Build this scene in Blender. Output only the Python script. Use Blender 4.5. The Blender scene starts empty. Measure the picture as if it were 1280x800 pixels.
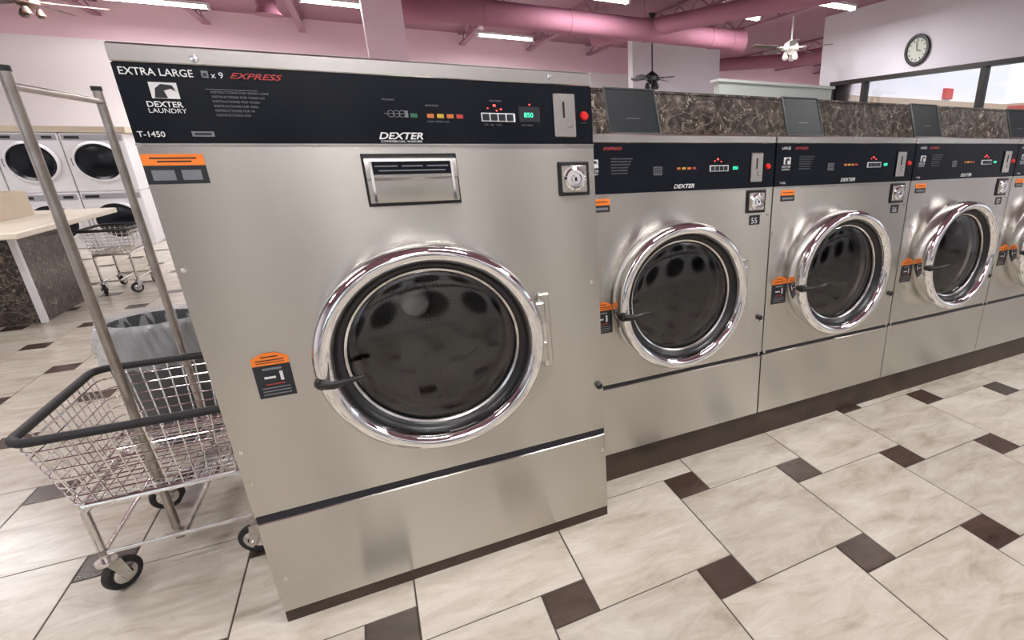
import bpy, math, random
from mathutils import Vector, Matrix
random.seed(4)
D=bpy.data; scn=bpy.context.scene; col=scn.collection
# ------------------------------------------------------------------ materials
def mk(name):
    m=D.materials.new(name); m.use_nodes=True
    return m,m.node_tree.nodes,m.node_tree.links,m.node_tree.nodes["Principled BSDF"]
def simple(name,c,rough=.5,metal=0,emit=0,spec=.5,coat=0,ecol=None):
    if name in D.materials: return D.materials[name]
    m,n,l,b=mk(name)
    b.inputs["Base Color"].default_value=(*c,1); b.inputs["Roughness"].default_value=rough
    b.inputs["Metallic"].default_value=metal; b.inputs["Specular IOR Level"].default_value=spec
    b.inputs["Coat Weight"].default_value=coat; b.inputs["Coat Roughness"].default_value=.05
    if emit: b.inputs["Emission Color"].default_value=(*(ecol or c),1); b.inputs["Emission Strength"].default_value=emit
    return m
def noisecol(name,stops,scale=5,detail=6,rough=.5,stretch=(1,1,1),dist=0,bump=0,metal=0,coord="Object",rr=None,nrough=.6):
    m,n,l,b=mk(name)
    tc=n.new("ShaderNodeTexCoord"); mp=n.new("ShaderNodeMapping"); mp.inputs["Scale"].default_value=stretch
    no=n.new("ShaderNodeTexNoise"); no.inputs["Scale"].default_value=scale; no.inputs["Detail"].default_value=detail
    no.inputs["Distortion"].default_value=dist; no.inputs["Roughness"].default_value=nrough
    cr=n.new("ShaderNodeValToRGB"); e=cr.color_ramp.elements
    while len(e)<len(stops): e.new(.5)
    for i,(p,c) in enumerate(stops): e[i].position=p; e[i].color=(*c,1)
    l.new(tc.outputs[coord],mp.inputs[0]); l.new(mp.outputs[0],no.inputs[0]); l.new(no.outputs[0],cr.inputs[0]); l.new(cr.outputs[0],b.inputs["Base Color"])
    b.inputs["Roughness"].default_value=rough; b.inputs["Metallic"].default_value=metal
    if bump:
        bp=n.new("ShaderNodeBump"); bp.inputs["Strength"].default_value=bump; bp.inputs["Distance"].default_value=.01
        l.new(no.outputs[0],bp.inputs["Height"]); l.new(bp.outputs[0],b.inputs["Normal"])
    return m
def steel_mat(name,c=(.58,.56,.515),rough=.27,an=.9):
    m,n,l,b=mk(name)
    tc=n.new("ShaderNodeTexCoord"); mp=n.new("ShaderNodeMapping"); mp.inputs["Scale"].default_value=(1.2,1.2,260)
    no=n.new("ShaderNodeTexNoise"); no.inputs["Scale"].default_value=3; no.inputs["Detail"].default_value=4
    l.new(tc.outputs["Object"],mp.inputs[0]); l.new(mp.outputs[0],no.inputs[0])
    cr=n.new("ShaderNodeValToRGB"); cr.color_ramp.elements[0].color=(*[x*.92 for x in c],1); cr.color_ramp.elements[1].color=(*[min(1,x*1.06) for x in c],1)
    l.new(no.outputs[0],cr.inputs[0]); l.new(cr.outputs[0],b.inputs["Base Color"])
    b.inputs["Roughness"].default_value=rough
    b.inputs["Metallic"].default_value=1
    b.inputs["Anisotropic"].default_value=an; b.inputs["Anisotropic Rotation"].default_value=.25
    tg=n.new("ShaderNodeTangent"); tg.direction_type='RADIAL'; tg.axis='Z'; l.new(tg.outputs[0],b.inputs["Tangent"])
    bp=n.new("ShaderNodeBump"); bp.inputs["Strength"].default_value=.05; bp.inputs["Distance"].default_value=.001
    l.new(no.outputs[0],bp.inputs["Height"]); l.new(bp.outputs[0],b.inputs["Normal"])
    return m
STEEL=steel_mat("brushed_steel")
STEEL2=steel_mat("brushed_steel_trim",(.62,.60,.56),.25,.4)
CHROME=simple("chrome",(.86,.86,.86),.06,1)
CHROME2=noisecol("worn_chrome",[(.3,(.6,.58,.55)),(.7,(.85,.84,.82))],30,4,.18,metal=1)
BRONZE=noisecol("aged_pole_metal",[(.3,(.33,.29,.25)),(.7,(.52,.49,.45))],12,4,.28,metal=1)
BLACKG=simple("control_panel_glass",(.003,.005,.009),.22,0,spec=.28)
BLACK=simple("black_plastic",(.010,.010,.011),.35)
RUBBER=simple("black_rubber",(.015,.015,.017),.6)
DARK=simple("dark_void",(.004,.004,.004),.9)
STRIP=simple("dark_strip",(.010,.012,.020),.35)
WHITEP=simple("white_print",(.62,.62,.62),.5)
GREYP=simple("grey_print",(.16,.17,.19),.5)
REDP=simple("red_print",(.33,.035,.03),.5)
ORANGE=simple("orange_label",(.80,.20,.02),.5)
YELLOW=simple("yellow_label",(.5,.33,.03),.5)
GREEN=simple("green_label",(.02,.12,.06),.5)
KEYR=simple("key_red",(.4,.04,.03),.5); KEYO=simple("key_orange",(.5,.14,.03),.5)
STICK=simple("black_label",(.012,.014,.018),.45)
LEDR=simple("led_red",(1,.04,.03),.4,emit=7)
LEDG=simple("led_green",(.05,.9,.45),.4,emit=1.6)
WHITEM=noisecol("white_enamel",[(0,(.72,.72,.74)),(1,(.82,.82,.84))],2,2,.3)
HUBW=simple("white_drum_hub",(.95,.95,.94),.55)
BEIGE=noisecol("beige_laminate",[(0,(.50,.42,.30)),(1,(.62,.54,.42))],6,4,.45)
CREAM=noisecol("cream_tabletop",[(0,(.70,.64,.51)),(1,(.82,.77,.65))],10,5,.3)
BROWNB=noisecol("brown_base",[(.3,(.030,.018,.012)),(.7,(.065,.040,.026))],8,6,.45)
GREYCAN=noisecol("grey_can_plastic",[(0,(.06,.064,.07)),(1,(.09,.096,.10))],6,4,.5)
MAUVE=noisecol("mauve_paint",[(0,(.31,.125,.18)),(1,(.38,.16,.225))],2,4,.75)
MAUVED=noisecol("mauve_ceiling",[(0,(.30,.14,.19)),(1,(.38,.19,.25))],2,4,.6)
WALLW=noisecol("lavender_white_wall",[(0,(.78,.76,.83)),(1,(.86,.84,.90))],1.5,4,.6)
PINKC=noisecol("pink_column",[(0,(.74,.52,.61)),(1,(.80,.60,.68))],1.5,4,.5)
DBRN=simple("dark_window_frame",(.02,.016,.014),.4)
FANW=simple("fan_white",(.8,.78,.75),.4); FANB=noisecol("fan_blade_brown",[(0,(.05,.03,.025)),(1,(.1,.06,.045))],8,3,.4)
LID=simple("smoked_lid",(.013,.016,.018),.42,spec=.22)
def granite():
    m,n,l,b=mk("dark_marble_laminate")
    tc=n.new("ShaderNodeTexCoord"); no=n.new("ShaderNodeTexNoise"); no.inputs["Scale"].default_value=20; no.inputs["Detail"].default_value=9; no.inputs["Roughness"].default_value=.66; no.inputs["Distortion"].default_value=1.2
    cr=n.new("ShaderNodeValToRGB"); e=cr.color_ramp.elements
    for p,c in ((.40,(.016,.011,.008)),(.5,(.050,.036,.027)),(.6,(.10,.078,.062)),(.7,(.27,.225,.18))):
        x=e.new(p); x.color=(*c,1)
    e[0].color=(.012,.009,.007,1); e[-1].color=(.4,.35,.3,1)
    no2=n.new("ShaderNodeTexNoise"); no2.inputs["Scale"].default_value=6; no2.inputs["Detail"].default_value=6; no2.inputs["Distortion"].default_value=2.5
    sub=n.new("ShaderNodeMath"); sub.operation='SUBTRACT'; sub.inputs[1].default_value=.5
    ab=n.new("ShaderNodeMath"); ab.operation='ABSOLUTE'
    lt=n.new("ShaderNodeMath"); lt.operation='LESS_THAN'; lt.inputs[1].default_value=.006
    mx=n.new("ShaderNodeMixRGB"); mx.inputs[2].default_value=(.38,.32,.25,1)
    l.new(tc.outputs["Object"],no.inputs[0]); l.new(tc.outputs["Object"],no2.inputs[0]); l.new(no.outputs[0],cr.inputs[0])
    l.new(no2.outputs[0],sub.inputs[0]); l.new(sub.outputs[0],ab.inputs[0]); l.new(ab.outputs[0],lt.inputs[0]); l.new(lt.outputs[0],mx.inputs[0]); l.new(cr.outputs[0],mx.inputs[1]); l.new(mx.outputs[0],b.inputs["Base Color"])
    b.inputs["Roughness"].default_value=.3
    return m
GRAN=granite()
def tile_mat(name,stops,rough):
    m,n,l,b=mk(name)
    geo=n.new("ShaderNodeNewGeometry"); tc=n.new("ShaderNodeTexCoord")
    sc=n.new("ShaderNodeVectorMath"); sc.operation='SCALE'; sc.inputs[0].default_value=(37,19,53); l.new(geo.outputs["Random Per Island"],sc.inputs["Scale"])
    ad=n.new("ShaderNodeVectorMath"); ad.operation='ADD'; l.new(tc.outputs["Object"],ad.inputs[0]); l.new(sc.outputs[0],ad.inputs[1])
    mp=n.new("ShaderNodeMapping"); mp.inputs["Rotation"].default_value=(0,0,.9); mp.inputs["Scale"].default_value=(1.2,3.2,1); l.new(ad.outputs[0],mp.inputs[0])
    no=n.new("ShaderNodeTexNoise"); no.inputs["Scale"].default_value=3.2; no.inputs["Detail"].default_value=11; no.inputs["Roughness"].default_value=.7; no.inputs["Distortion"].default_value=.6; l.new(mp.outputs[0],no.inputs[0])
    cr=n.new("ShaderNodeValToRGB"); e=cr.color_ramp.elements
    while len(e)<len(stops): e.new(.5)
    for i,(p,c) in enumerate(stops): e[i].position=p; e[i].color=(*c,1)
    l.new(no.outputs[0],cr.inputs[0])
    hs=n.new("ShaderNodeHueSaturation"); mr=n.new("ShaderNodeMapRange"); mr.inputs[3].default_value=.92; mr.inputs[4].default_value=1.06
    l.new(geo.outputs["Random Per Island"],mr.inputs[0]); l.new(mr.outputs[0],hs.inputs["Value"]); l.new(cr.outputs[0],hs.inputs["Color"]); l.new(hs.outputs[0],b.inputs["Base Color"])
    b.inputs["Roughness"].default_value=rough
    return m
TILE=tile_mat("stone_floor_tile",[(.27,(.32,.268,.205)),(.42,(.445,.395,.325)),(.56,(.525,.48,.41)),(.74,(.62,.585,.52))],.24)
TILEB=tile_mat("brown_floor_tile",[(.3,(.035,.020,.014)),(.7,(.085,.055,.040))],.26)
GROUT=simple("grout",(.06,.047,.037),.8)
def drum_mat():
    m,n,l,b=mk("perforated_drum")
    tc=n.new("ShaderNodeTexCoord"); vo=n.new("ShaderNodeTexVoronoi"); vo.inputs["Scale"].default_value=70; vo.inputs["Randomness"].default_value=0
    lt=n.new("ShaderNodeMath"); lt.operation='LESS_THAN'; lt.inputs[1].default_value=.2
    mx=n.new("ShaderNodeMixRGB"); mx.inputs[1].default_value=(.105,.10,.093,1); mx.inputs[2].default_value=(.05,.05,.05,1)
    l.new(tc.outputs["Object"],vo.inputs["Vector"]); l.new(vo.outputs["Distance"],lt.inputs[0]); l.new(lt.outputs[0],mx.inputs[0]); l.new(mx.outputs[0],b.inputs["Base Color"])
    b.inputs["Metallic"].default_value=.5; b.inputs["Roughness"].default_value=.5
    return m
DRUM=drum_mat()
def glass_mat(name,tint,rough=.03,ior=1.45):
    m,n,l,b=mk(name); n.remove(b)
    tr=n.new("ShaderNodeBsdfTransparent"); tr.inputs[0].default_value=(*tint,1)
    g=n.new("ShaderNodeBsdfGlossy"); g.inputs["Roughness"].default_value=rough; g.inputs[0].default_value=(.9,.9,.9,1)
    fr=n.new("ShaderNodeFresnel"); fr.inputs[0].default_value=ior
    mx=n.new("ShaderNodeMixShader"); l.new(fr.outputs[0],mx.inputs[0]); l.new(tr.outputs[0],mx.inputs[1]); l.new(g.outputs[0],mx.inputs[2])
    l.new(mx.outputs[0],n["Material Output"].inputs[0])
    return m
GLASS=glass_mat("door_glass",(.93,.93,.91),.07,1.75)
WGLASS=glass_mat("window_glass",(.95,.96,.97))
def bag_mat():
    m,n,l,b=mk("clear_bin_liner")
    b.inputs["Base Color"].default_value=(.85,.88,.9,1); b.inputs["Roughness"].default_value=.18; b.inputs["Alpha"].default_value=.34
    return m
BAG=bag_mat()
# ------------------------------------------------------------------ mesh builder
class MB:
    def __init__(s): s.v=[];s.f=[];s.mi=[];s.mats=[]
    def m(s,mat):
        if mat not in s.mats: s.mats.append(mat)
        return s.mats.index(mat)
    def add(s,vs,fs,mat):
        o=len(s.v); s.v+= [tuple(v) for v in vs]; k=s.m(mat)
        for f in fs: s.f.append(tuple(i+o for i in f)); s.mi.append(k)
        return s
    def box(s,x0,x1,y0,y1,z0,z1,mat):
        vs=[(x,y,z) for z in (z0,z1) for y in (y0,y1) for x in (x0,x1)]
        return s.add(vs,[(0,2,3,1),(4,5,7,6),(0,1,5,4),(2,6,7,3),(0,4,6,2),(1,3,7,5)],mat)
    def bbox(s,x0,x1,y0,y1,z0,z1,mat,r=.005):
        vs=[];
        for z,e in ((z0,r),(z0+r,0),(z1-r,0),(z1,r)):
            a=[(x0+e+ (r if not e else 0),y0+e),(x1-e-(r if not e else 0),y0+e),(x1-e,y0+e+(r if not e else 0)),(x1-e,y1-e-(r if not e else 0)),(x1-e-(r if not e else 0),y1-e),(x0+e+(r if not e else 0),y1-e),(x0+e,y1-e-(r if not e else 0)),(x0+e,y0+e+(r if not e else 0))]
            vs+=[(x,y,z) for x,y in a]
        fs=[]
        for k in range(3):
            for i in range(8):
                j=(i+1)%8; fs.append((k*8+i,k*8+j,(k+1)*8+j,(k+1)*8+i))
        fs.append(tuple(reversed(range(8)))); fs.append(tuple(range(24,32)))
        return s.add(vs,fs,mat)
    def tube(s,pts,r,mat,n=10,closed=False,caps=True):
        pts=[Vector(p) for p in pts]; N=len(pts); rings=[]; up=None
        for i,p in enumerate(pts):
            if closed: d=(pts[(i+1)%N]-pts[i-1])
            else: d=(pts[min(i+1,N-1)]-pts[max(i-1,0)])
            d.normalize()
            if up is None:
                up=Vector((0,0,1)) if abs(d.z)<.9 else Vector((1,0,0))
            a=d.cross(up)
            if a.length<1e-4: a=d.cross(Vector((0,1,.1)))
            a.normalize(); b=a.cross(d).normalized(); up=b
            rr=r[i] if isinstance(r,(list,tuple)) else r
            rings.append([p+a*rr*math.cos(2*math.pi*k/n)+b*rr*math.sin(2*math.pi*k/n) for k in range(n)])
        vs=[v for g in rings for v in g]; fs=[]
        for i in range(N if closed else N-1):
            j=(i+1)%N
            for k in range(n):
                q=(k+1)%n; fs.append((i*n+k,i*n+q,j*n+q,j*n+k))
        if caps and not closed: fs.append(tuple(reversed(range(n)))); fs.append(tuple((N-1)*n+k for k in range(n)))
        return s.add(vs,fs,mat)
    def lathe(s,prof,c,mat,axis='y',n=64,jit=None):
        vs=[];fs=[];M=len(prof)
        for i in range(n):
            a=2*math.pi*i/n
            for j,(r,h) in enumerate(prof):
                rr=r if not jit else r+jit(i,j)
                if axis=='y': vs.append((c[0]+rr*math.cos(a),c[1]+h,c[2]+rr*math.sin(a)))
                elif axis=='x': vs.append((c[0]+h,c[1]+rr*math.cos(a),c[2]+rr*math.sin(a)))
                else: vs.append((c[0]+rr*math.cos(a),c[1]+rr*math.sin(a),c[2]+h))
        for i in range(n):
            k=(i+1)%n
            for j in range(M-1):
                fs.append((i*M+j,k*M+j,k*M+j+1,i*M+j+1))
        return s.add(vs,fs,mat)
    def plate_hole(s,x0,x1,z0,z1,y,cx,cz,r,mat,n=72):
        ang=[2*math.pi*i/n for i in range(n)]
        for X in (x0,x1):
            for Z in (z0,z1): ang.append(math.atan2(Z-cz,X-cx)%(2*math.pi))
        ang=sorted(set(ang)); vs=[];fs=[]
        for a in ang:
            c_,s_=math.cos(a),math.sin(a); t=1e9
            if c_>1e-9: t=min(t,(x1-cx)/c_)
            if c_<-1e-9: t=min(t,(x0-cx)/c_)
            if s_>1e-9: t=min(t,(z1-cz)/s_)
            if s_<-1e-9: t=min(t,(z0-cz)/s_)
            vs.append((cx+r*c_,y,cz+r*s_)); vs.append((cx+t*c_,y,cz+t*s_))
        N=len(ang)
        for i in range(N):
            j=(i+1)%N; fs.append((2*i,2*i+1,2*j+1,2*j))
        return s.add(vs,fs,mat)
    def make(s,name,parent=None,smooth=True,ang=32):
        me=D.meshes.new(name); me.from_pydata(s.v,[],s.f)
        for m in s.mats: me.materials.append(m)
        me.polygons.foreach_set("material_index",s.mi)
        if smooth:
            me.polygons.foreach_set("use_smooth",[True]*len(me.polygons)); me.set_sharp_from_angle(angle=math.radians(ang))
        me.validate(); me.update()
        ob=D.objects.new(name,me); col.objects.link(ob)
        if parent: ob.parent=parent; ob.location=-parent.location
        return ob
def empty(name,loc):
    e=D.objects.new(name,None); e.location=loc; e.empty_display_size=.1; col.objects.link(e); return e
def text(name,body,x,y,z,size,mat,parent,wide=1,shear=0,bold=0):
    c=D.curves.new(name,'FONT'); c.body=body; c.size=size; c.shear=shear; c.offset=bold; c.materials.append(mat)
    c.resolution_u=3
    o=D.objects.new(name,c); col.objects.link(o); o.rotation_euler=(math.pi/2,0,0); o.scale=(wide,1,1)
    o.parent=parent; o.location=Vector((x,y,z))-parent.location
    return o
def rrect(x0,x1,y0,y1,z,r,n=5):
    P=[]
    for cx,cy,a0 in ((x1-r,y1-r,0),(x0+r,y1-r,90),(x0+r,y0+r,180),(x1-r,y0+r,270)):
        for k in range(n+1):
            a=math.radians(a0+90*k/n); P.append((cx+r*math.cos(a),cy+r*math.sin(a),z))
    return P
# ------------------------------------------------------------------ washers
def washer(x0,w,y,H,zb,zbase,zs0,zs1,zband,ztrim,cx,cz,R,depth,big,k):
    e=empty("front_load_washing_machine",(x0+w/2,y+depth/2,0)); g=.003
    a,b=x0+g,x0+w-g
    m=MB()
    m.box(a+.004,a+.012,y+.015,y+depth,zb,H-.01,STEEL); m.box(b-.012,b-.004,y+.015,y+depth,zb,H-.01,STEEL)
    m.box(a+.013,b-.013,y+.03,y+depth,H-.03,H-.008,STEEL); m.box(a+.013,b-.013,y+depth-.012,y+depth-.001,zb,H-.035,STEEL)
    m.box(a+.013,b-.013,y+.03,y+depth-.013,zb,zb+.01,DARK)
    m.make("cabinet_shell",e,False)
    m=MB(); rh=R*.90
    m.plate_hole(a,b,zs1,zband-.006,y,cx,cz,rh,STEEL)
    m.box(a,a+.002,y+.001,y+.02,zs1,zband-.006,STEEL); m.box(b-.002,b,y+.001,y+.02,zs1,zband-.006,STEEL)
    m.make("front_panel",e,False)
    m=MB(); m.bbox(a,b,y-.001,y+.02,zb,zs0,STEEL,.003); m.make("lower_panel",e,False)
    m=MB(); m.box(a+.002,b-.002,y+.004,y+.02,zs0+.0005,zs1-.0005,STRIP); m.make("dark_strip",e,False)
    m=MB(); m.bbox(a,b,y-.004,y+.03,ztrim,H,STEEL2,.004)
    m.box(a,b,y-.004,y+.02,zband-.0055,zband-.0005,STEEL2); m.make("steel_trim",e,False)
    m=MB(); m.box(a+.001,b-.001,y-.002,y+.02,zband,ztrim-.0005,BLACKG); m.make("control_band",e,False)
    m=MB(); d=.09 if big else .085; s=R/.305
    m.lathe([(R*.93,.002),(R*.965,-.012),(R*.985,-d*.45),(R,-d*.72),(R*1.0,-d),(R*.985,-d*1.16),(R*.955,-d*1.28),(R*.915,-d*1.32),(R*.875,-d*1.26),(R*.845,-d*1.1),(R*.835,-d*.9)],(cx,y,cz),CHROME,n=96)
    m.make("door_ring",e,True,60)
    m=MB(); m.lathe([(R*.838,-d*.98),(R*.82,-d*.80),(R*.80,-d*.75),(R*.775,-d*.72),(R*.76,-d*.55),(R*.755,-d*.2),(R*.80,.0),(R*.9,.01),(R*.88,.05),(R*.80,.06)],(cx,y,cz),BLACK,n=80)
    m.make("door_gasket",e,True,60)
    m=MB(); m.lathe([(R*.765,-d*.70),(R*.745,-d*.66),(R*.74,-d*.6)],(cx,y,cz),CHROME2,n=80)
    m.lathe([(R*.73,-.0),(R*.69,.01),(R*.67,.045)],(cx,y,cz),BRONZE,n=80); m.lathe([(R*.80,.01),(R*.73,0)],(cx,y,cz),BLACK,n=80); m.make("inner_ring",e)
    m=MB(); gp=[(R*.76*math.sin(t*math.pi/2/8)+1e-4,-d*.6-.018*math.cos(t*math.pi/2/8)) for t in range(9)][::-1]
    m.lathe(gp,(cx,y,cz),GLASS,n=64); m.make("door_glass",e,True,80)
    m=MB(); dr=R*.98 if not big else R*1.0
    m.lathe([(R*.80,.06),(R*.82,.075),(dr,.09),(dr,.55),(1e-4,.56)],(cx,y,cz),DRUM,n=64)
    for q in range(3):
        an=q*2*math.pi/3+.5+k
        c_,s_=math.cos(an),math.sin(an); px,pz=-s_,c_
        b0=[(cx+c_*dr+px*o_,y+yy,cz+s_*dr+pz*o_) for yy in (.1,.54) for o_ in (-.05,.05)]
        t0=[(cx+c_*dr*.72,y+yy,cz+s_*dr*.72) for yy in (.1,.54)]
        m.add(b0+t0,[(0,1,4),(2,5,3),(0,4,5,2),(1,3,5,4)],DRUM)
    if big: m.lathe([(.060,.556),(.052,.45),(.048,.43),(.040,.415),(.025,.405),(1e-4,.40)],(cx-.02,y,cz+.01),HUBW,n=32)
    else: m.lathe([(.052,.556),(.050,.54),(.035,.525),(1e-4,.52)],(cx,y,cz),BRONZE,n=32)
    m.make("drum",e,True,40)
    m=MB(); hx=cx+R*(1.03 if big else 1.08); hz=cz-.01
    m.bbox(hx,hx+.035,y-.022,y-.0005,hz-.13*s,hz+.12*s,STEEL2,.004)
    m.bbox(hx-.035,hx+.012,y-.05,y-.018,hz-.10*s,hz-.03*s,STEEL,.004); m.bbox(hx-.035,hx+.012,y-.05,y-.018,hz+.03*s,hz+.10*s,STEEL,.004)
    m.tube([(hx+.006,y-.04,hz-.115*s),(hx+.006,y-.04,hz+.105*s)],.008,CHROME2,12)
    m.make("door_hinge",e)
    m=MB(); hz=cz-R*.065; hx=cx-R*.94
    m.tube([(hx-.012,y-.085,hz-.01),(hx+.003,y-.122,hz-.010),(hx+.025,y-.142,hz-.006),(hx+.06,y-.148,hz+.002),(hx+.095,y-.146,hz+.006)],[.009,.013,.011,.008,.007],BLACK,12)
    m.lathe([(.016,-.08),(.018,-.11),(.012,-.122),(1e-4,-.124)],(hx-.004,y,hz-.01),BLACK,n=20)
    m.make("door_handle",e)
    yf=y-.0035
    def rect(mm,u0,u1,v0,v1,mat,off=.0004): mm.box(x0+u0,x0+u1,yf-off,yf+.001,v0,v1,mat)
    RB=simple("red_button",(.6,.02,.02),.3)
    m=MB()
    if big:
        for q,mt in enumerate((GREEN,KEYO,YELLOW,KEYO,KEYR)):
            u=.577+q*.0245-(.016 if q==0 else 0); rect(m,u,u+.017,1.447,1.457,mt)
        m.box(x0+.740,x0+.832,yf-.004,yf+.001,1.441,1.463,WHITEM)
        for q in range(4): m.box(x0+.7425+q*.022,x0+.7605+q*.022,yf-.006,yf-.0035,1.4435,1.4605,STICK)
        for q in range(4): rect(m,.749+q*.022,.755+q*.022,1.448,1.456,WHITEP,.0035)
        rect(m,.775,.781,1.480,1.485,LEDR); rect(m,.793,.797,1.472,1.475,LEDR); rect(m,.758,.761,1.474,1.476,LEDR); rect(m,.782,.785,1.468,1.471,LEDR)
        rect(m,.845,.905,1.442,1.482,STICK); rect(m,.875,.878,1.486,1.489,LEDR)
        rect(m,.15,.245,1.4955,1.4965,GREYP)
        m.bbox(x0+.945,x0+1.012,yf-.008,yf+.001,1.402,1.520,STEEL2,.003)
        m.box(x0+.972,x0+.977,yf-.0095,yf-.007,1.455,1.498,DARK); m.bbox(x0+.985,x0+1.0,yf-.012,yf-.007,1.428,1.448,STEEL2,.002)
        m.lathe([(1e-4,-.010),(.010,-.010),(.011,-.004),(.013,0)],(x0+1.04,yf,1.462),RB,n=24)
    else:
        for q,mt in enumerate((KEYO,YELLOW,KEYO,KEYR)): rect(m,.40+q*.023,.416+q*.023,1.293,1.301,mt)
        m.box(x0+.548,x0+.634,yf-.004,yf+.001,1.283,1.306,WHITEM)
        for q in range(4): m.box(x0+.5505+q*.0205,x0+.568+q*.0205,yf-.006,yf-.0035,1.2855,1.3035,STICK)
        for q in range(4): rect(m,.557+q*.0205,.562+q*.0205,1.291,1.298,WHITEP,.0035)
        rect(m,.582,.588,1.326,1.331,LEDR); rect(m,.60,.604,1.318,1.321,LEDR); rect(m,.57,.573,1.32,1.323,LEDR)
        m.bbox(x0+.745,x0+.805,yf-.008,yf+.001,1.237,1.352,STEEL2,.003)
        m.box(x0+.770,x0+.775,yf-.0095,yf-.007,1.29,1.33,DARK); m.bbox(x0+.778,x0+.794,yf-.012,yf-.007,1.262,1.28,STEEL2,.002)
        m.lathe([(1e-4,-.010),(.009,-.010),(.010,-.004),(.012,0)],(x0+.835,yf,1.298),RB,n=20)
    m.make("controls",e)
    m=MB()
    lx0,lx1,lz0,lz1=(.948,1.048,1.232,1.332) if big else (.735,.835,1.112,1.205)
    m.bbox(x0+lx0,x0+lx1,y-.006,y-.0003,lz0,lz1,BLACK,.003)
    m.bbox(x0+lx0+.010,x0+lx1-.010,y-.010,y-.005,lz0+.010,lz1-.010,STEEL,.003)
    m.lathe([(.034,-.010),(.034,-.016),(.028,-.020),(.020,-.020),(.018,-.014),(.012,-.014),(.011,-.022),(1e-4,-.022)],(x0+(lx0+lx1)/2,y,(lz0+lz1)/2),CHROME,n=32)
    m.box(x0+(lx0+lx1)/2-.003,x0+(lx0+lx1)/2+.003,y-.0235,y-.0215,(lz0+lz1)/2-.006,(lz0+lz1)/2+.006,DARK)
    m.make("coin_vault_lock",e)
    m=MB(); ys=y-.0012
    def st(u0,u1,v0,v1,mat,o=0): m.box(x0+u0,x0+u1,ys-.0006-o,ys+.0008,v0,v1,mat)
    if big:
        st(.004,.113,1.296,1.336,STICK); st(.004,.113,1.336,1.36,ORANGE)
        for q in range(2): st(.015+q*.052,.055+q*.047,1.304,1.326,GREYP,.0004)
        st(.018,.10,1.350,1.353,STICK,.0004); st(.03,.09,1.343,1.346,STICK,.0004)
        ux,vz=.092,.742
    else:
        st(.045,.122,1.152,1.176,STICK); st(.045,.122,1.176,1.198,ORANGE); st(.053,.114,1.159,1.168,GREYP,.0004); st(.055,.112,1.186,1.189,STICK,.0004)
        ux,vz=.035,.69
        st(.757,.812,1.062,1.102,STICK)
    st(ux,ux+.082,vz,vz+.092,STICK)
    st(ux,ux+.082,vz+.092,vz+.112,ORANGE)
    m.add([(x0+ux,ys-.0006,vz+.112),(x0+ux+.082,ys-.0006,vz+.112),(x0+ux+.055,ys-.0006,vz+.126),(x0+ux+.027,ys-.0006,vz+.126)],[(0,1,2,3)],ORANGE)
    st(ux+.022,ux+.06,vz+.1135,vz+.1165,STICK,.0004); st(ux+.01,ux+.072,vz+.104,vz+.107,STICK,.0004); st(ux+.01,ux+.072,vz+.098,vz+.1,STICK,.0004)
    st(ux+.02,ux+.062,vz+.078,vz+.084,GREYP,.0004); st(ux+.02,ux+.045,vz+.054,vz+.060,WHITEP,.0004); st(ux+.055,ux+.062,vz+.046,vz+.072,WHITEP,.0004)
    for q in range(3): st(ux+.01,ux+.072,vz+.008+q*.009,vz+.011+q*.009,GREYP,.0004)
    st(ux+.02,ux+.062,vz+.036,vz+.0395,REDP,.0005)
    m.make("warning_labels",e,False)
    m=MB()
    sc=[(.02,.62),(.02,1.02),(.015,.46),(w-.02,.62),(w-.02,1.1),(w-.02,.46)] if not big else [(.018,1.1),(.018,.6),(.03,.16),(w-.03,.95),(w-.015,.3),(w-.03,.14),(.02,.5)]
    for u,v in sc: m.lathe([(.0065,0),(.0055,-.003),(1e-4,-.004)],(x0+u,y-.0005,v),CHROME2,n=14)
    if big:
        m.lathe([(.008,0),(.007,-.003),(1e-4,-.004)],(x0+.145,y-.004,1.556),CHROME,n=14); m.lathe([(.008,0),(.007,-.003),(1e-4,-.004)],(x0+.94,y-.004,1.563),CHROME,n=14)
    m.lathe([(.012,0),(.012,-.012),(.009,-.016),(1e-4,-.016)],(x0+w-.02 if big else x0+w-.03,y-.0005,.57 if big else .64),BLACK,n=20)
    m.make("screws",e)
    if big:
        text("print_size","EXTRA LARGE",x0+.012,yf-.001,1.519,.0205,WHITEP,e,.95,bold=.0002)
        text("print_load","x 9",x0+.166,yf-.001,1.519,.018,WHITEP,e)
        text("print_tag","EXPRESS",x0+.198,yf-.001,1.520,.017,REDP,e,1.5,.45,bold=.0003)
        text("print_logo","DEXTER",x0+.042,yf-.001,1.457,.016,WHITEP,e,1.05,bold=.0003)
        text("print_logo_sub","LAUNDRY",x0+.042,yf-.001,1.445,.0135,WHITEP,e,1.05)
        text("print_code","T-1450",x0+.012,yf-.001,1.396,.016,WHITEP,e,1,bold=.0002)
        for q in range(6): text("print_line","INSTRUCTIONS FOR WASH LOAD"[:26-q*2],x0+.158,yf-.001,1.488-q*.0095,.0070,GREYP,e)
        text("print_badge","DEXTER",x0+.478,yf-.001,1.394,.023,WHITEP,e,1.25,.3,bold=.0005)
        text("print_badge_sub","COMMERCIAL WASHER",x0+.482,yf-.001,1.3858,.0075,WHITEP,e,1.25)
        text("print_display","850",x0+.858,yf-.0015,1.454,.018,LEDG,e)
        text("print_hint","PROGRAM",x0+.50,yf-.001,1.486,.006,GREYP,e); text("print_hint2","INDICATOR",x0+.60,yf-.001,1.475,.006,GREYP,e); text("print_hint3","VEND PRICE",x0+.765,yf-.001,1.492,.006,GREYP,e)
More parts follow.
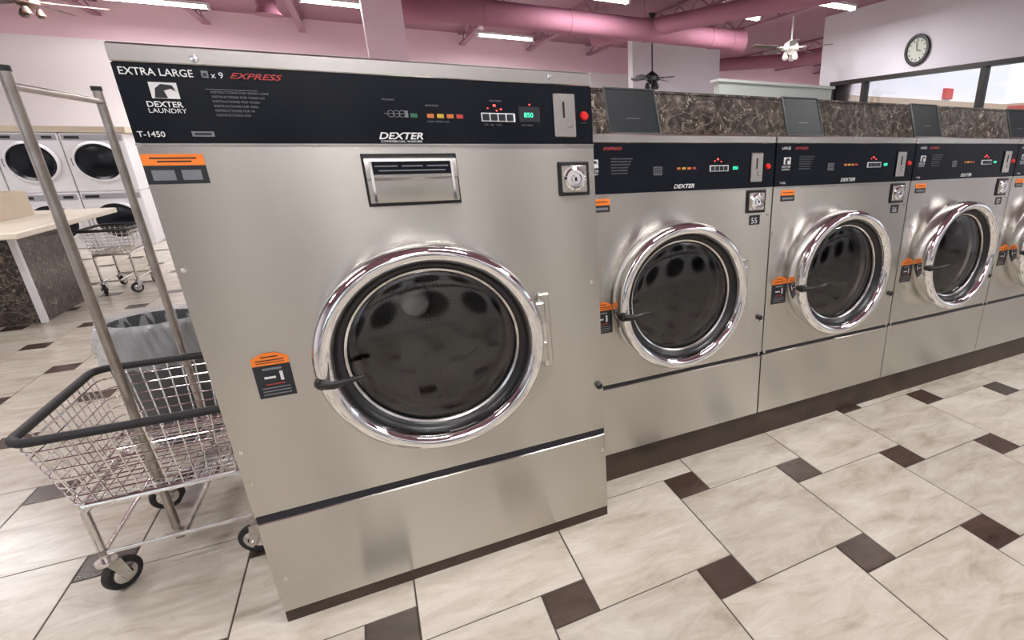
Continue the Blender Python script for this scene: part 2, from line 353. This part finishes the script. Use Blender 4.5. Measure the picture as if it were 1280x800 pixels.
        text("print_hint4","START",x0+1.028,yf-.001,1.440,.006,GREYP,e); text("print_hint5","COLD  WARM  HOT",x0+.60,yf-.001,1.436,.006,GREYP,e); text("print_hint6","QTR   DLR   CARD",x0+.745,yf-.001,1.431,.006,GREYP,e); text("print_hint7","MIN / PRICE",x0+.85,yf-.001,1.431,.006,GREYP,e)
        m=MB(); m.box(x0+.055,x0+.102,yf-.0010,yf,1.474,1.506,WHITEP)
        m.add([(x0+.06,yf-.0014,1.475),(x0+.082,yf-.0014,1.475),(x0+.078,yf-.0014,1.49),(x0+.09,yf-.0014,1.494),(x0+.098,yf-.0014,1.489),(x0+.094,yf-.0014,1.501),(x0+.075,yf-.0014,1.503),(x0+.064,yf-.0014,1.494)],[(7,6,5,4,3,2,1,0)],STICK)
        m.box(x0+.105,x0+.145,yf-.0012,yf,1.397,1.408,GREYP)
        m.box(x0+.110,x0+.140,yf-.0015,yf,1.400,1.405,STICK)
        m.box(x0+.150,x0+.162,yf-.0012,yf,1.519,1.533,GREYP); m.box(x0+.1525,x0+.1595,yf-.0015,yf,1.5215,1.5285,STICK)
        for q in range(3): m.lathe([(.0085,-.0012),(.0072,-.0012)],(x0+.516+q*.013,yf,1.455),GREYP,n=20)
        m.box(x0+.500,x0+.552,yf-.0012,yf,1.4545,1.4558,GREYP); m.box(x0+.548,x0+.556,yf-.0012,yf,1.447,1.463,GREYP)
        m.make("panel_icons",e,False)
        m=MB(); u0,u1,v0,v1=x0+.435,x0+.655,1.232,1.352
        prof=[(y-.001,v0),(y-.022,v0+.004),(y-.026,v0+.03),(y-.026,v1-.06),(y-.036,v1-.052),(y-.038,v1-.02),(y-.034,v1-.006),(y-.001,v1)]
        vs=[(u,a_,b_) for u in (u0,u1) for a_,b_ in prof]; n_=len(prof)
        m.add(vs,[(i,i+1,n_+i+1,n_+i) for i in range(n_-1)]+[tuple(range(n_)),tuple(reversed(range(n_,2*n_)))],STEEL2)
        m.box(u0-.006,u1+.006,y-.005,y-.0005,v0-.006,v1+.006,BLACK)
        m.box(u0+.012,u1-.012,y-.0395,y-.036,v1-.044,v1-.012,BLACKG)
        m.box(u0+.022,u0+.075,y-.0402,y-.039,v1-.025,v1-.022,GREYP); m.box(u0+.085,u0+.135,y-.0402,y-.039,v1-.025,v1-.022,GREYP); m.box(u0+.145,u1-.022,y-.0402,y-.039,v1-.025,v1-.022,GREYP)
        m.box(u0+.03,u1-.03,y-.0402,y-.039,v1-.036,v1-.033,GREYP)
        m.box(u0+.01,u0+.016,y-.0415,y-.02,v0+.006,v1-.01,CHROME); m.box(u1-.016,u1-.01,y-.0415,y-.02,v0+.006,v1-.01,CHROME)
        m.make("soap_dispenser",e,True,20)
    else:
        text("print_size",["x 5","LARGE"][min(k,1)],x0+.03,yf-.001,1.363,.016,WHITEP,e)
        text("print_tag","EXPRESS",x0+.10,yf-.001,1.364,.013,REDP,e,1.45,.45,bold=.0003)
        text("print_logo","DEXTER",x0+.035,yf-.001,1.29,.013,WHITEP,e)
        text("print_logo_sub","LAUNDRY",x0+.035,yf-.001,1.280,.010,WHITEP,e)
        text("print_code","T-900",x0+.03,yf-.001,1.224,.013,WHITEP,e)
        for q in range(6): text("print_line","INSTRUCTIONS FOR LOAD"[:21-q],x0+.13,yf-.001,1.332-q*.010,.0070,GREYP,e)
        text("print_badge","DEXTER",x0+.385,yf-.001,1.225,.021,WHITEP,e,1.2,.3,bold=.0004)
        text("print_display","850",x0+.657,yf-.0015,1.289,.017,LEDG,e)
        text("print_number",str(55+k),x0+.765,y-.0022,1.068,.034,WHITEP,e,1)
        m=MB(); m.box(x0+.045,x0+.082,yf-.0010,yf,1.304,1.332,WHITEP)
        m.add([(x0+.05,yf-.0014,1.305),(x0+.066,yf-.0014,1.305),(x0+.063,yf-.0014,1.317),(x0+.072,yf-.0014,1.32),(x0+.078,yf-.0014,1.316),(x0+.075,yf-.0014,1.327),(x0+.06,yf-.0014,1.329),(x0+.052,yf-.0014,1.32)],[(7,6,5,4,3,2,1,0)],STICK)
        m.box(x0+.30,x0+.335,yf-.0012,yf,1.275,1.305,GREYP); m.box(x0+.303,x0+.332,yf-.0014,yf,1.278,1.302,STICK)
        for q in range(3): m.box(x0+.307,x0+.328,yf-.0018,yf,1.282+q*.007,1.284+q*.007,GREYP)
        m.make("panel_icons",e,False)
        m=MB(); l0,l1=x0+.205,x0+.425
        P=[(l0,y+.17,H+.006),(l1,y+.17,H+.006),(l1-.004,y+.23,H+.168),(l0+.004,y+.23,H+.168)]
        Q=[(x_,y_+.009,z_+.001) for x_,y_,z_ in P]
        m.add(P+Q,[(0,1,2,3),(7,6,5,4),(0,4,5,1),(1,5,6,2),(2,6,7,3),(3,7,4,0)],LID)
        m.tube([P[0],P[1],P[2],P[3]],.005,simple("lid_rim",(.06,.065,.07),.4),8,closed=True)
        m.tube([((l0+l1)/2-.03,y+.192,H+.06),((l0+l1)/2+.03,y+.192,H+.06)],.003,D.materials["lid_rim"],6)
        m.bbox(l0-.02,l1+.02,y+.08,y+.30,H-.0075,H+.004,STEEL2,.002)
        m.make("soap_lid",e)
    return e
washer(0,1.07,0,1.58,.042,0,.366,.392,1.383,1.542,.538,.827,.305,1.12,True,0)
Wd=.874
for k in range(6):
    X=1.074+k*Wd
    washer(X,Wd,.189,1.417,.139,0,.447,.465,1.215,1.386,X+Wd/2-.037,.81,.296,.86,False,k)
m=MB(); m.box(.004,1.066,.004,1.11,0,.041,BROWNB); m.make("trim_1",None,False)
m=MB(); m.box(1.078,6.31,.205,1.04,0,.138,BROWNB); m.make("trim_2",None,False)
m=MB(); m.box(1.08,6.32,.80,1.75,1.424,1.612,GRAN); m.box(1.08,6.32,1.06,1.70,0,1.424,GRAN); m.box(1.075,6.325,.792,1.765,1.612,1.622,GRAN)
m.make("service_bulkhead",None,False)
# ------------------------------------------------------------------ floor
a,b=.506,.146; ox,oy=1.297,-.484; gr=.0022
m=MB(); X0,X1,Y0,Y1=-6,13.5,-5,10.8
m.add([(X0,Y0,-.003),(8.1,Y0,-.003),(8.1,Y1,-.003),(X0,Y1,-.003)],[(0,1,2,3)],GROUT)
m.add([(8.1,6.2,-.003),(X1,6.2,-.003),(X1,Y1,-.003),(8.1,Y1,-.003)],[(0,1,2,3)],GROUT)
def clipq(x0,x1,y0,y1,mat):
    x0,x1=max(x0,X0),min(x1,X1); y0,y1=max(y0,Y0),min(y1,Y1)
    if x1-x0<.005 or y1-y0<.005: return
    if x1>8.1 and y0<6.2: return
    c=.0015
    m.add([(x0,y0,-.002),(x1,y0,-.002),(x1,y1,-.002),(x0,y1,-.002),(x0+c,y0+c,0),(x1-c,y0+c,0),(x1-c,y1-c,0),(x0+c,y1-c,0)],[(4,5,6,7),(0,1,5,4),(1,2,6,5),(2,3,7,6),(3,0,4,7)],mat)
for i in range(-40,45):
    for j in range(-40,45):
        cx=ox+i*a+j*b; cy=oy-i*b+j*a
        if cx<X0-1 or cx>X1+1 or cy<Y0-1 or cy>Y1+1: continue
        clipq(cx-b/2+gr,cx+b/2-gr,cy-b/2+gr,cy+b/2-gr,TILEB)
        clipq(cx+b/2+gr,cx+b/2+a-gr,cy-b/2+gr,cy-b/2+a-gr,TILE)
m.make("floor",None,False)
# ------------------------------------------------------------------ room shell
CZ=3.5
def wallmat():
    m,n,l,b=mk("two_tone_back_wall")
    tc=n.new("ShaderNodeTexCoord"); sp=n.new("ShaderNodeSeparateXYZ"); gt=n.new("ShaderNodeMath"); gt.operation='GREATER_THAN'; gt.inputs[1].default_value=2.95
    mx=n.new("ShaderNodeMixRGB"); mx.inputs[1].default_value=(.88,.85,.87,1); mx.inputs[2].default_value=(.87,.64,.72,1)
    l.new(tc.outputs["Object"],sp.inputs[0]); l.new(sp.outputs[2],gt.inputs[0]); l.new(gt.outputs[0],mx.inputs[0]); l.new(mx.outputs[0],b.inputs["Base Color"]); b.inputs["Roughness"].default_value=.55
    return m
BACKW=wallmat()
m=MB(); m.box(-6,13.5,10.8,10.95,0,CZ,BACKW); m.make("wall_back",None,False)
m=MB(); m.box(-6.15,-6,-5,10.95,0,CZ,WALLW); m.make("wall_left",None,False)
m=MB(); m.box(13.5,13.65,6.3,10.95,0,CZ,PINKC); m.make("wall_far_right",None,False)
TANB=simple("tan_exterior_trim",(.45,.33,.24),.7); REDS=simple("red_exterior_sign",(.55,.06,.05),.6)
m=MB(); m.box(8.15,13.5,6.15,6.3,0,CZ,WALLW); m.box(8.15,13.5,6.05,6.15,2.15,2.26,TANB); m.box(11.3,11.55,6.08,6.15,2.3,2.5,REDS)
for q in (8.9,9.9,11.0,12.2): m.box(q,q+.08,6.07,6.15,0,2.15,TANB)
m.make("wall_recess",None,False)
wz0,wz1=1.35,2.44; ya,yb=-4.0,6.02
m=MB(); m.box(8,8.15,-5,6.3,0,wz0,WALLW); m.box(8,8.15,-5,6.3,wz1,CZ,WALLW); m.box(8,8.15,yb,6.3,wz0,wz1,WALLW); m.box(8,8.15,-5,ya,wz0,wz1,WALLW)
m.make("wall_right",None,False)
ys_=[ya,-2.86,-.83,1.21,3.24,5.27,yb]
for i in range(6):
    y0,y1=ys_[i],ys_[i+1]
    m=MB(); f_=.035
    m.box(7.985,8.10,y0,y0+f_,wz0,wz1,DBRN); m.box(7.985,8.10,y1-f_,y1,wz0,wz1,DBRN); m.box(7.985,8.10,y0+f_,y1-f_,wz1-.06,wz1,DBRN); m.box(7.985,8.10,y0+f_,y1-f_,wz0,wz0+.05,DBRN)
    m.box(8.05,8.056,y0+f_,y1-f_,wz0+.05,wz1-.06,WGLASS)
    m.make("window_%d"%(i+1),None,False)
m=MB()
m.box(-6,8.15,-5.15,-5,0,.5,WALLW); m.box(-6,8.15,-5.15,-5,2.6,CZ,WALLW)
for u,v in ((-6,-5.2),(-1.9,8.15)): m.box(u,v,-5.15,-5,.5,2.6,WALLW)
m.make("wall_front",None,False)
for i,(u,v) in enumerate(((-5.2,-1.9),)):
    m=MB(); m.box(u,u+.06,-5.12,-5,.5,2.6,DBRN); m.box(v-.06,v,-5.12,-5,.5,2.6,DBRN); m.box(u+.06,v-.06,-5.12,-5,.5,.56,DBRN); m.box(u+.06,v-.06,-5.12,-5,2.54,2.6,DBRN); m.box((u+v)/2-.03,(u+v)/2+.03,-5.12,-5,.56,2.54,DBRN)
    m.box(u+.06,(u+v)/2-.03,-5.07,-5.064,.56,2.54,WGLASS); m.box((u+v)/2+.03,v-.06,-5.07,-5.064,.56,2.54,WGLASS)
    m.make("window_%d"%(i+7),None,False)
yd=-3.7
for i in range(10):
    cx=-1.0+.88*i; e=empty("tumble_dryer",(cx,yd-.45,0)); m=MB(); x0,x1=cx-.435,cx+.435
    m.bbox(x0,x1,yd-.95,yd,.0,1.04,WHITEM,.006); m.bbox(x0,x1,yd-.95,yd,1.045,2.08,WHITEM,.006)
    for z in (0,1.04):
        m.box(x0+.01,x1-.01,yd-.01,yd+.004,z+.90,z+1.0,BLACKG)
        m.lathe([(.33,0),(.33,.04),(.30,.05),(.285,.03)],(cx,yd,z+.45),CHROME,n=48); m.lathe([(.287,.035),(.15,.045),(1e-4,.047)],(cx,yd,z+.45),BLACKG,n=48)
    m.make("cabinet",e)
m=MB(); m.box(-1.44,7.36,-4.99,yd-.02,2.09,CZ-.24,WALLW); m.make("wall_soffit",None,False)
# ceiling
m=MB(); m.box(-6.15,8.2,-5.15,10.95,CZ,CZ+.12,MAUVED); m.box(8.2,13.65,6.13,10.95,CZ,CZ+.12,MAUVED); m.make("ceiling",None,False)
m=MB(); x=-5.5
while x<13.3:
    if not 7.8<x<8.3:
        ya0=-4.99 if x<8 else 6.4
        m.box(x-.05,x+.05,ya0,10.79,CZ-.03,CZ-.001,MAUVED); m.box(x-.05,x+.05,ya0,10.79,CZ-.22,CZ-.19,MAUVED)
        y=ya0+.05; s_=1
        while y<10.4:
            m.tube([(x,y,CZ-.19 if s_>0 else CZ-.03),(x,y+.3,CZ-.03 if s_>0 else CZ-.19)],.011,MAUVED,5); y+=.3; s_=-s_
    x+=1.35
m.make("ceiling_joists",None,False)
m=MB(); m.box(.72,1.14,6.0,6.38,0,CZ-.23,PINKC); m.box(.70,1.16,5.98,6.40,0,.10,BROWNB); m.make("support_column",None,False)
m=MB(); m.box(5.3,7.3,8.5,8.7,0,CZ-.23,WALLW); m.make("wall_partition_tall",None,False)
m=MB(); m.box(4.25,6.03,4.0,4.12,0,2.08,simple("sage_paint",(.52,.57,.53),.6)); m.box(4.22,6.06,3.97,4.15,2.08,2.11,simple("sage_cap",(.62,.66,.62),.5)); m.make("wall_partition",None,False)
# ducts
m=MB()
path=[(1.05,7.6,3.0),(1.12,7.1,3.02),(1.3,6.75,3.04),(1.7,6.6,3.05),(2.5,6.6,3.05),(6.3,6.6,3.05)]
m.tube(path,.16,MAUVE,24,caps=True)
for xx in (2.2,3.4,4.6,5.8): m.tube([(xx-.02,6.6,3.05),(xx+.02,6.6,3.05)],.168,MAUVE,24)
m.tube([(6.2,6.6,3.05),(6.42,6.6,3.05)],[.17,.20],MAUVE,24)
for xx in (2.2,4.6): m.tube([(xx,6.6,3.2),(xx,6.6,CZ)],.008,MAUVE,6)
m.make("air_duct",None)
m=MB(); m.tube([(4.3,7.9,3.1),(5.2,5.4,3.12),(5.9,3.4,3.12)],.12,MAUVE,20); m.tube([(5.2,5.4,3.12),(5.2,5.4,CZ)],.01,MAUVE,6); m.make("air_duct",None)
m=MB(); m.tube([(7.6,9.2,3.05),(8.6,7.9,3.05),(8.9,7.2,3.1),(8.8,6.8,3.25),(8.6,6.6,3.48)],.13,MAUVE,20); m.make("air_duct",None)
m=MB(); m.tube([(-.35,8.2,CZ-.02),(-.35,8.2,3.12)],.12,MAUVE,20); m.tube([(-.35,8.2,3.14),(-.35,8.2,3.06)],[.12,.17],MAUVE,20); m.make("air_duct",None)
# ------------------------------------------------------------------ fluorescent fixtures
TUBE=simple("fluorescent_tube",(1,1,1),.4,emit=18,ecol=(1,.99,.98)); WF=simple("fixture_white",(.8,.8,.8),.4)
LP=[(-3.1,-1.1,9.0,1.4),(.05,.85,7.9,1.7),(3.0,4.0,5.9,1.0),(5.4,6.2,5.85,1.0),(6.1,7.0,4.7,1),(-4.6,-3.4,6.2,1.1),(-2.2,-1.0,3.0,1.1),(-4.6,-3.4,.5,1),(.8,2.0,-.9,1),(4.0,5.2,-.9,1.1),(-2.4,-1.2,-1.4,1),(3.0,4.2,2.6,1.1),(9.8,11,8.5,1.7),(-.3,.9,-2.9,.9),(4.2,5.4,-2.9,.9),(2.6,3.6,9.2,1.2)]
for (u,v,y,en) in LP:
    m=MB(); z=CZ-.26
    m.box(u,v,y-.07,y+.07,z,z+.035,WF)
    m.tube([(u+.03,y-.035,z-.018),(v-.03,y-.035,z-.018)],.014,TUBE,10); m.tube([(u+.03,y+.035,z-.018),(v-.03,y+.035,z-.018)],.014,TUBE,10)
    m.box(u,u+.03,y-.06,y+.06,z-.04,z,WF); m.box(v-.03,v,y-.06,y+.06,z-.04,z,WF)
    for q in (u+.15,v-.15): m.tube([(q,y,z+.03),(q,y,CZ)],.004,WF,6)
    m.make("fluorescent_light",None)
    L=D.lights.new("fluorescent_lamp",'AREA'); L.shape='RECTANGLE'; L.size=v-u-.1; L.size_y=.12; L.energy=39*(v-u)*en; L.color=(1,.985,.98)
    o=D.objects.new("fluorescent_lamp",L); o.location=((u+v)/2,y,z-.045); col.objects.link(o)
# ------------------------------------------------------------------ ceiling fans
def fan(x,y,z,r,hm,bm,n=4,rot=0,zr=CZ):
    e=empty("ceiling_fan",(x,y,z)); m=MB()
    m.tube([(x,y,z+.05),(x,y,zr)],.012,hm,10); m.lathe([(1e-4,zr-z),(.06,zr-z),(.045,zr-z-.06),(.012,zr-z-.07)],(x,y,z),hm,'z',24)
    m.lathe([(.015,.12),(.04,.10),(.10,.06),(.12,.03),(.12,-.03),(.08,-.06),(.05,-.08),(.04,-.1),(1e-4,-.11)],(x,y,z),hm,'z',32)
    m.make("motor_housing",e)
    m=MB()
    for i in range(n):
        an=rot+2*math.pi*i/n; c,s=math.cos(an),math.sin(an)
        def P(u,v,h): return (x+c*u-s*v,y+s*u+c*v,z+h)
        vs=[P(.2,-.045,-.012),(P(r,-.07,-.018)),(P(r+.03,0,-.002)),(P(r,.07,.014)),P(.2,.045,.006)]
        vs2=[(p[0],p[1],p[2]+.008) for p in vs]
        m.add(vs+vs2,[(4,3,2,1,0),(5,6,7,8,9)]+[(i_,(i_+1)%5,5+(i_+1)%5,5+i_) for i_ in range(5)],bm)
        m.tube([P(.08,0,0),P(.24,0,-.0)],.012,hm,6)
    m.make("blades",e,False)
    m=MB()
    for i in range(3):
        an=rot+.4+2*math.pi*i/3; c,s=math.cos(an)*.09,math.sin(an)*.09
        m.lathe([(.02,-.09),(.035,-.12),(.05,-.17),(.03,-.2),(1e-4,-.205)],(x+c,y+s,z+.02),simple("fan_shade_glass",(.8,.76,.7),.3) if hm is FANW else hm,'z',20)
    m.make("lamp_shades",e)
    return e
fan(6.8,5.75,2.86,.62,FANW,FANB,5,.3)
fan(-3.0,9.1,3.12,.75,FANB,FANB,5,.1)
fan(5.2,7.5,2.50,.42,BLACK,BLACK,4,.5)
# ------------------------------------------------------------------ clock on right wall
e=empty("wall_clock",(7.98,4.31,2.72)); m=MB()
m.lathe([(.205,-.001),(.215,-.03),(.205,-.045),(.165,-.045),(.160,-.03)],(8,4.31,2.72),BLACK,'x',48); m.make("rim",e)
m=MB(); m.lathe([(.163,-.025),(1e-4,-.026)],(8,4.31,2.72),simple("clock_face",(.62,.66,.58),.5),'x',48)
for i in range(12):
    an=i*math.pi/6; c,s=math.cos(an),math.sin(an); m.tube([(7.971,4.31+c*.12,2.72+s*.12),(7.971,4.31+c*.145,2.72+s*.145)],.005,BLACK,6)
m.tube([(7.968,4.31,2.72),(7.968,4.31-.07,2.72-.02)],.006,BLACK,6); m.tube([(7.966,4.31,2.72),(7.966,4.31+.02,2.72+.115)],.004,BLACK,6); m.make("face",e)
# ------------------------------------------------------------------ stacked dryers at back
DP=simple("dryer_panel",(.35,.36,.39),.3)
for i in range(5):
    cx=-2.77-.66*i; e=empty("stacked_dryer",(cx,9.3,0)); m=MB(); x0,x1=cx-.325,cx+.325
    m.bbox(x0,x1,8.92,9.68,0,.772,WHITEM,.008); m.bbox(x0,x1,8.92,9.68,.776,1.548,WHITEM,.008); m.make("cabinet",e)
    m=MB()
    for zc,zp_ in ((.37,.67),(1.17,1.45)):
        m.box(x0+.02,x1-.02,8.912,8.92,zp_,zp_+.075,DP)
        m.box(x0+.05,x0+.2,8.908,8.913,zp_+.02,zp_+.055,BLACK); m.box(x1-.16,x1-.06,8.908,8.913,zp_+.02,zp_+.055,BLACK)
        m.lathe([(.268,0),(.272,-.03),(.262,-.05),(.24,-.055),(.232,-.03)],(cx,8.92,zc),WHITEM,n=48)
        m.lathe([(.236,-.045),(.20,-.03),(.1,-.055),(1e-4,-.06)],(cx,8.92,zc),BLACKG,n=48)
        m.bbox(cx-.275,cx-.25,8.88,8.918,zc-.05,zc+.05,BLACK,.003)
    m.make("doors",e)
m=MB(); m.box(-5.99,-2.40,8.9,9.75,1.552,1.63,BEIGE); m.box(-5.99,-2.40,9.72,10.79,0,1.63,BEIGE); m.make("dryer_bulkhead",None,False)
# ------------------------------------------------------------------ folding table
e=empty("folding_table",(-3,4.9,0)); m=MB()
m.box(-4.6,-2.08,4.45,5.25,0,.735,GRAN); m.bbox(-2.10,-2.06,4.43,4.47,0,.735,WHITEM,.004); m.make("base",e,False)
m=MB(); m.bbox(-4.8,-1.85,3.98,5.9,.737,.785,CREAM,.008); m.make("top",e,False)
m=MB(); m.box(-4.6,-4.5,5.6,5.8,0,.735,GRAN); m.make("leg",e,False)
m=MB(); x0,x1,y0,y1,z0,z1=-3.0,-2.28,4.75,5.45,.786,1.0
for A in ((x0,x1,y0,y0+.02),(x0,x1,y1-.02,y1),(x0,x0+.02,y0+.02,y1-.02),(x1-.02,x1,y0+.02,y1-.02)): m.box(*A,z0,z1,BEIGE)
m.box(x0+.02,x1-.02,y0+.02,y1-.02,z0,z0+.015,BEIGE); m.make("storage_bin",None,False)
# ------------------------------------------------------------------ carts
def caster(m,x,y,z,r,ang):
    c,s=math.cos(ang),math.sin(ang)
    ax=Vector((-s,c,0)); ctr=Vector((x+c*.025,y+s*.025,r+.002))
    n=24; prof=[(r*.3,-.02),(r*.55,-.016),(r*.62,-.014),(r*.9,-.014),(r,-.008),(r,.008),(r*.9,.014),(r*.62,.014),(r*.55,.016),(r*.3,.02)]
    u=Vector((c,s,0)); w=Vector((0,0,1))
    for seg,mat in (((0,1,2),CHROME2),((2,3,4,5,6,7),RUBBER),((7,8,9),CHROME2)):
        vs=[];M=len(seg)
        for i in range(n):
            a_=2*math.pi*i/n
            for j in seg: vs.append(ctr+u*prof[j][0]*math.cos(a_)+w*prof[j][0]*math.sin(a_)+ax*prof[j][1])
        m.add(vs,[(i*M+j,((i+1)%n)*M+j,((i+1)%n)*M+j+1,i*M+j+1) for i in range(n) for j in range(M-1)],mat)
    for sg in (-1,1):
        o=ax*.024*sg
        P=[ctr+o-u*.012-w*.012,ctr+o+u*.012-w*.012,Vector((x,y,r*2+.014))+o+u*.02,Vector((x,y,r*2+.014))+o-u*.02]
        Q=[p+ax*.003*sg for p in P]
        m.add(P+Q,[(0,1,2,3),(7,6,5,4),(0,4,5,1),(1,5,6,2),(2,6,7,3),(3,7,4,0)],CHROME2)
    m.tube([ctr-ax*.03,ctr+ax*.03],.006,CHROME2,10)
    m.tube([(x,y,r*2+.008),(x,y,r*2+.02)],.028,CHROME2,16); m.tube([(x,y,r*2+.015),(x,y,z)],.011,CHROME2,12)
def cart(x0,x1,y0,y1,zt,zbk,ins,zf,rw,poles,seed,anch):
    e=empty("laundry_cart",anch)
    m=MB(); m.tube(rrect(x0,x1,y0,y1,zt,.05,6),.0135,RUBBER,12,closed=True); m.make("bumper_rim",e)
    m=MB(); K=7; bw=.0024
    bx0,bx1,by0,by1=x0+ins,x1-ins,y0+ins,y1-ins
    def lerp(t): return (x0+(bx0-x0)*t,x1+(bx1-x1)*t,y0+(by0-y0)*t,y1+(by1-y1)*t,zt+(zbk-zt)*t)
    for k in range(1,K+1):
        A=lerp(k/K); m.tube(rrect(A[0],A[1],A[2],A[3],A[4],.045,4),bw*(1.6 if k==K else 1),CHROME,6,closed=True)
    nx=int((x1-x0)/.038); ny=int((y1-y0)/.038)
    for i in range(1,nx):
        t=i/nx; xa=x0+(x1-x0)*t; xb=bx0+(bx1-bx0)*t
        m.tube([(xa,y0,zt),(xb,by0,zbk),(xb,by1,zbk),(xa,y1,zt)],bw,CHROME,6)
    for i in range(1,ny):
        t=i/ny; ya_=y0+(y1-y0)*t; yb_=by0+(by1-by0)*t
        m.tube([(x0,ya_,zt),(bx0,yb_,zbk),(bx1,yb_,zbk),(x1,ya_,zt)],bw,CHROME,6)
    m.make("wire_basket",e)
    m=MB(); q=.02; fr=.011
    cs=[(bx0+q,by0+q,-1,-1),(bx1-q,by0+q,1,-1),(bx1-q,by1-q,1,1),(bx0+q,by1-q,-1,1)]
    for (X,Y,sx,sy) in cs:
        m.tube([(X-sx*.08,Y,zbk-.014),(X-sx*.02,Y,zbk-.016),(X+sx*.0,Y,zbk-.035),(X,Y,zf+.02),(X,Y,rw*2+.04)],fr,CHROME2,12)
    m.tube([(bx0+q,by0+q,zbk-.014),(bx1-q,by0+q,zbk-.014)],fr,CHROME2,10); m.tube([(bx0+q,by1-q,zbk-.014),(bx1-q,by1-q,zbk-.014)],fr,CHROME2,10)
    m.tube([(bx0+q,by0+q,zbk-.02),(bx0+q,by1-q,zbk-.02)],fr*.9,CHROME2,10); m.tube([(bx1-q,by0+q,zbk-.02),(bx1-q,by1-q,zbk-.02)],fr*.9,CHROME2,10)
    m.tube([(bx0+q,by0+q,zf),(bx1-q,by0+q,zf),(bx1-q,by1-q,zf),(bx0+q,by1-q,zf)],.008,CHROME2,10,closed=True)
    m.tube([((bx0+bx1)/2,by0+q,zf),((bx0+bx1)/2,by1-q,zf)],.008,CHROME2,10)
    m.make("frame",e)
    m=MB()
    for i,(X,Y,sx,sy) in enumerate(cs): caster(m,X,Y,rw*2+.06,rw,seed+i*1.9)
    m.make("casters",e)
    if poles:
        m=MB(); px,pya,pyb,pt,pb=poles
        for py in (pya,pyb): m.tube([(px,py,pb),(px,py,pt)],.0125,BRONZE,14)
        m.tube([(px,pya-.01,pt-.035),(px,pyb+.01,pt-.035)],.010,BRONZE,12)
        for py in (pya,pyb): m.tube([(px,py,pt-.002),(px,py,pt+.012)],.0145,BLACK,14)
        m.box(px-.03,px+.03,pya-.015,pyb+.0,pb+.02,pb+.035,BRONZE)
        m.make("hanging_rack",e)
cart(-.56,-.03,.345,.945,.60,.35,.045,.155,.055,(-.32,.45,1.02,1.555,.12),.9,(-.3,.65,0))
cart(-2.02,-1.66,5.32,5.86,.62,.40,.03,.13,.05,None,2.,(-1.9,5.6,0))
# ------------------------------------------------------------------ trash can
e=empty("trash_can",(-.55,1.62,0)); c=(-.55,1.62,0)
m=MB(); m.lathe([(1e-4,.004),(.14,.0),(.15,.02),(.178,.56),(.186,.565),(.188,.60),(.178,.60),(.172,.56),(.145,.03),(1e-4,.02)],c,GREYCAN,'z',48); m.make("bin",e)
m=MB(); NB=144; jr=[.010*math.sin(i*2*math.pi/NB*11+1)+.008*math.sin(i*2*math.pi/NB*23)+.006*math.sin(i*2*math.pi/NB*37+2)+random.uniform(-.003,.003) for i in range(NB)]
m.lathe([(.02,.30),(.12,.32),(.160,.42),(.168,.50),(.172,.56),(.180,.607),(.192,.625),(.205,.615),(.214,.58),(.222,.54),(.226,.50),(.226,.46),(.214,.43),(.196,.415)],c,BAG,'z',NB,jit=lambda i,j: jr[(i+(j*3))%NB]*(.3 if j<7 else 1.0))
m.make("bin_liner",e,True,70)
# ------------------------------------------------------------------ exterior
m=MB(); m.box(-40,60,-40,40,-.3,-.12,simple("asphalt",(.22,.22,.22),.8)); m.make("ground_exterior",None,False)
m=MB(); m.box(24,30,-12,30,-.12,3.0,simple("building_tan",(.5,.4,.3),.7)); m.box(23.8,24,-12,30,2.2,2.9,simple("building_red",(.5,.08,.06),.6))
for q in range(12): m.box(23.9,24.0,-11+q*3.3,-9+q*3.3,.2,2.0,simple("shop_glass",(.1,.12,.14),.1))
m.make("building_across",None,False)
# ------------------------------------------------------------------ world + camera
S=D.lights.new("sun",'SUN'); S.energy=2.2; S.angle=.02; S.color=(1,.97,.92); so=D.objects.new("sun",S); col.objects.link(so)
so.rotation_euler=Vector((-.20,-.6,.80)).to_track_quat('Z','Y').to_euler()
w=D.worlds.new("world"); scn.world=w; w.use_nodes=True; bg=w.node_tree.nodes["Background"]; bg.inputs[0].default_value=(.88,.94,1,1); bg.inputs[1].default_value=1.6
scn.view_settings.view_transform='Standard'
f,psi,p=658.2,.496,.346; s,co=math.sin(psi),math.cos(psi)
F=Vector((s*math.cos(p),co*math.cos(p),-math.sin(p))); R=Vector((co,-s,0)); U=Vector((s*math.sin(p),co*math.sin(p),math.cos(p)))
cam=D.cameras.new("camera"); cam.sensor_fit='HORIZONTAL'; cam.sensor_width=36; cam.lens=36*f/1280
cam.shift_x=-(825.3-640)/1280; cam.shift_y=(419.8-400)/1280; cam.clip_start=.02; cam.clip_end=200
co_=D.objects.new("camera",cam); col.objects.link(co_)
M=Matrix(((R.x,U.x,-F.x,.427),(R.y,U.y,-F.y,-1.617),(R.z,U.z,-F.z,1.377),(0,0,0,1)))
co_.matrix_world=M; scn.camera=co_
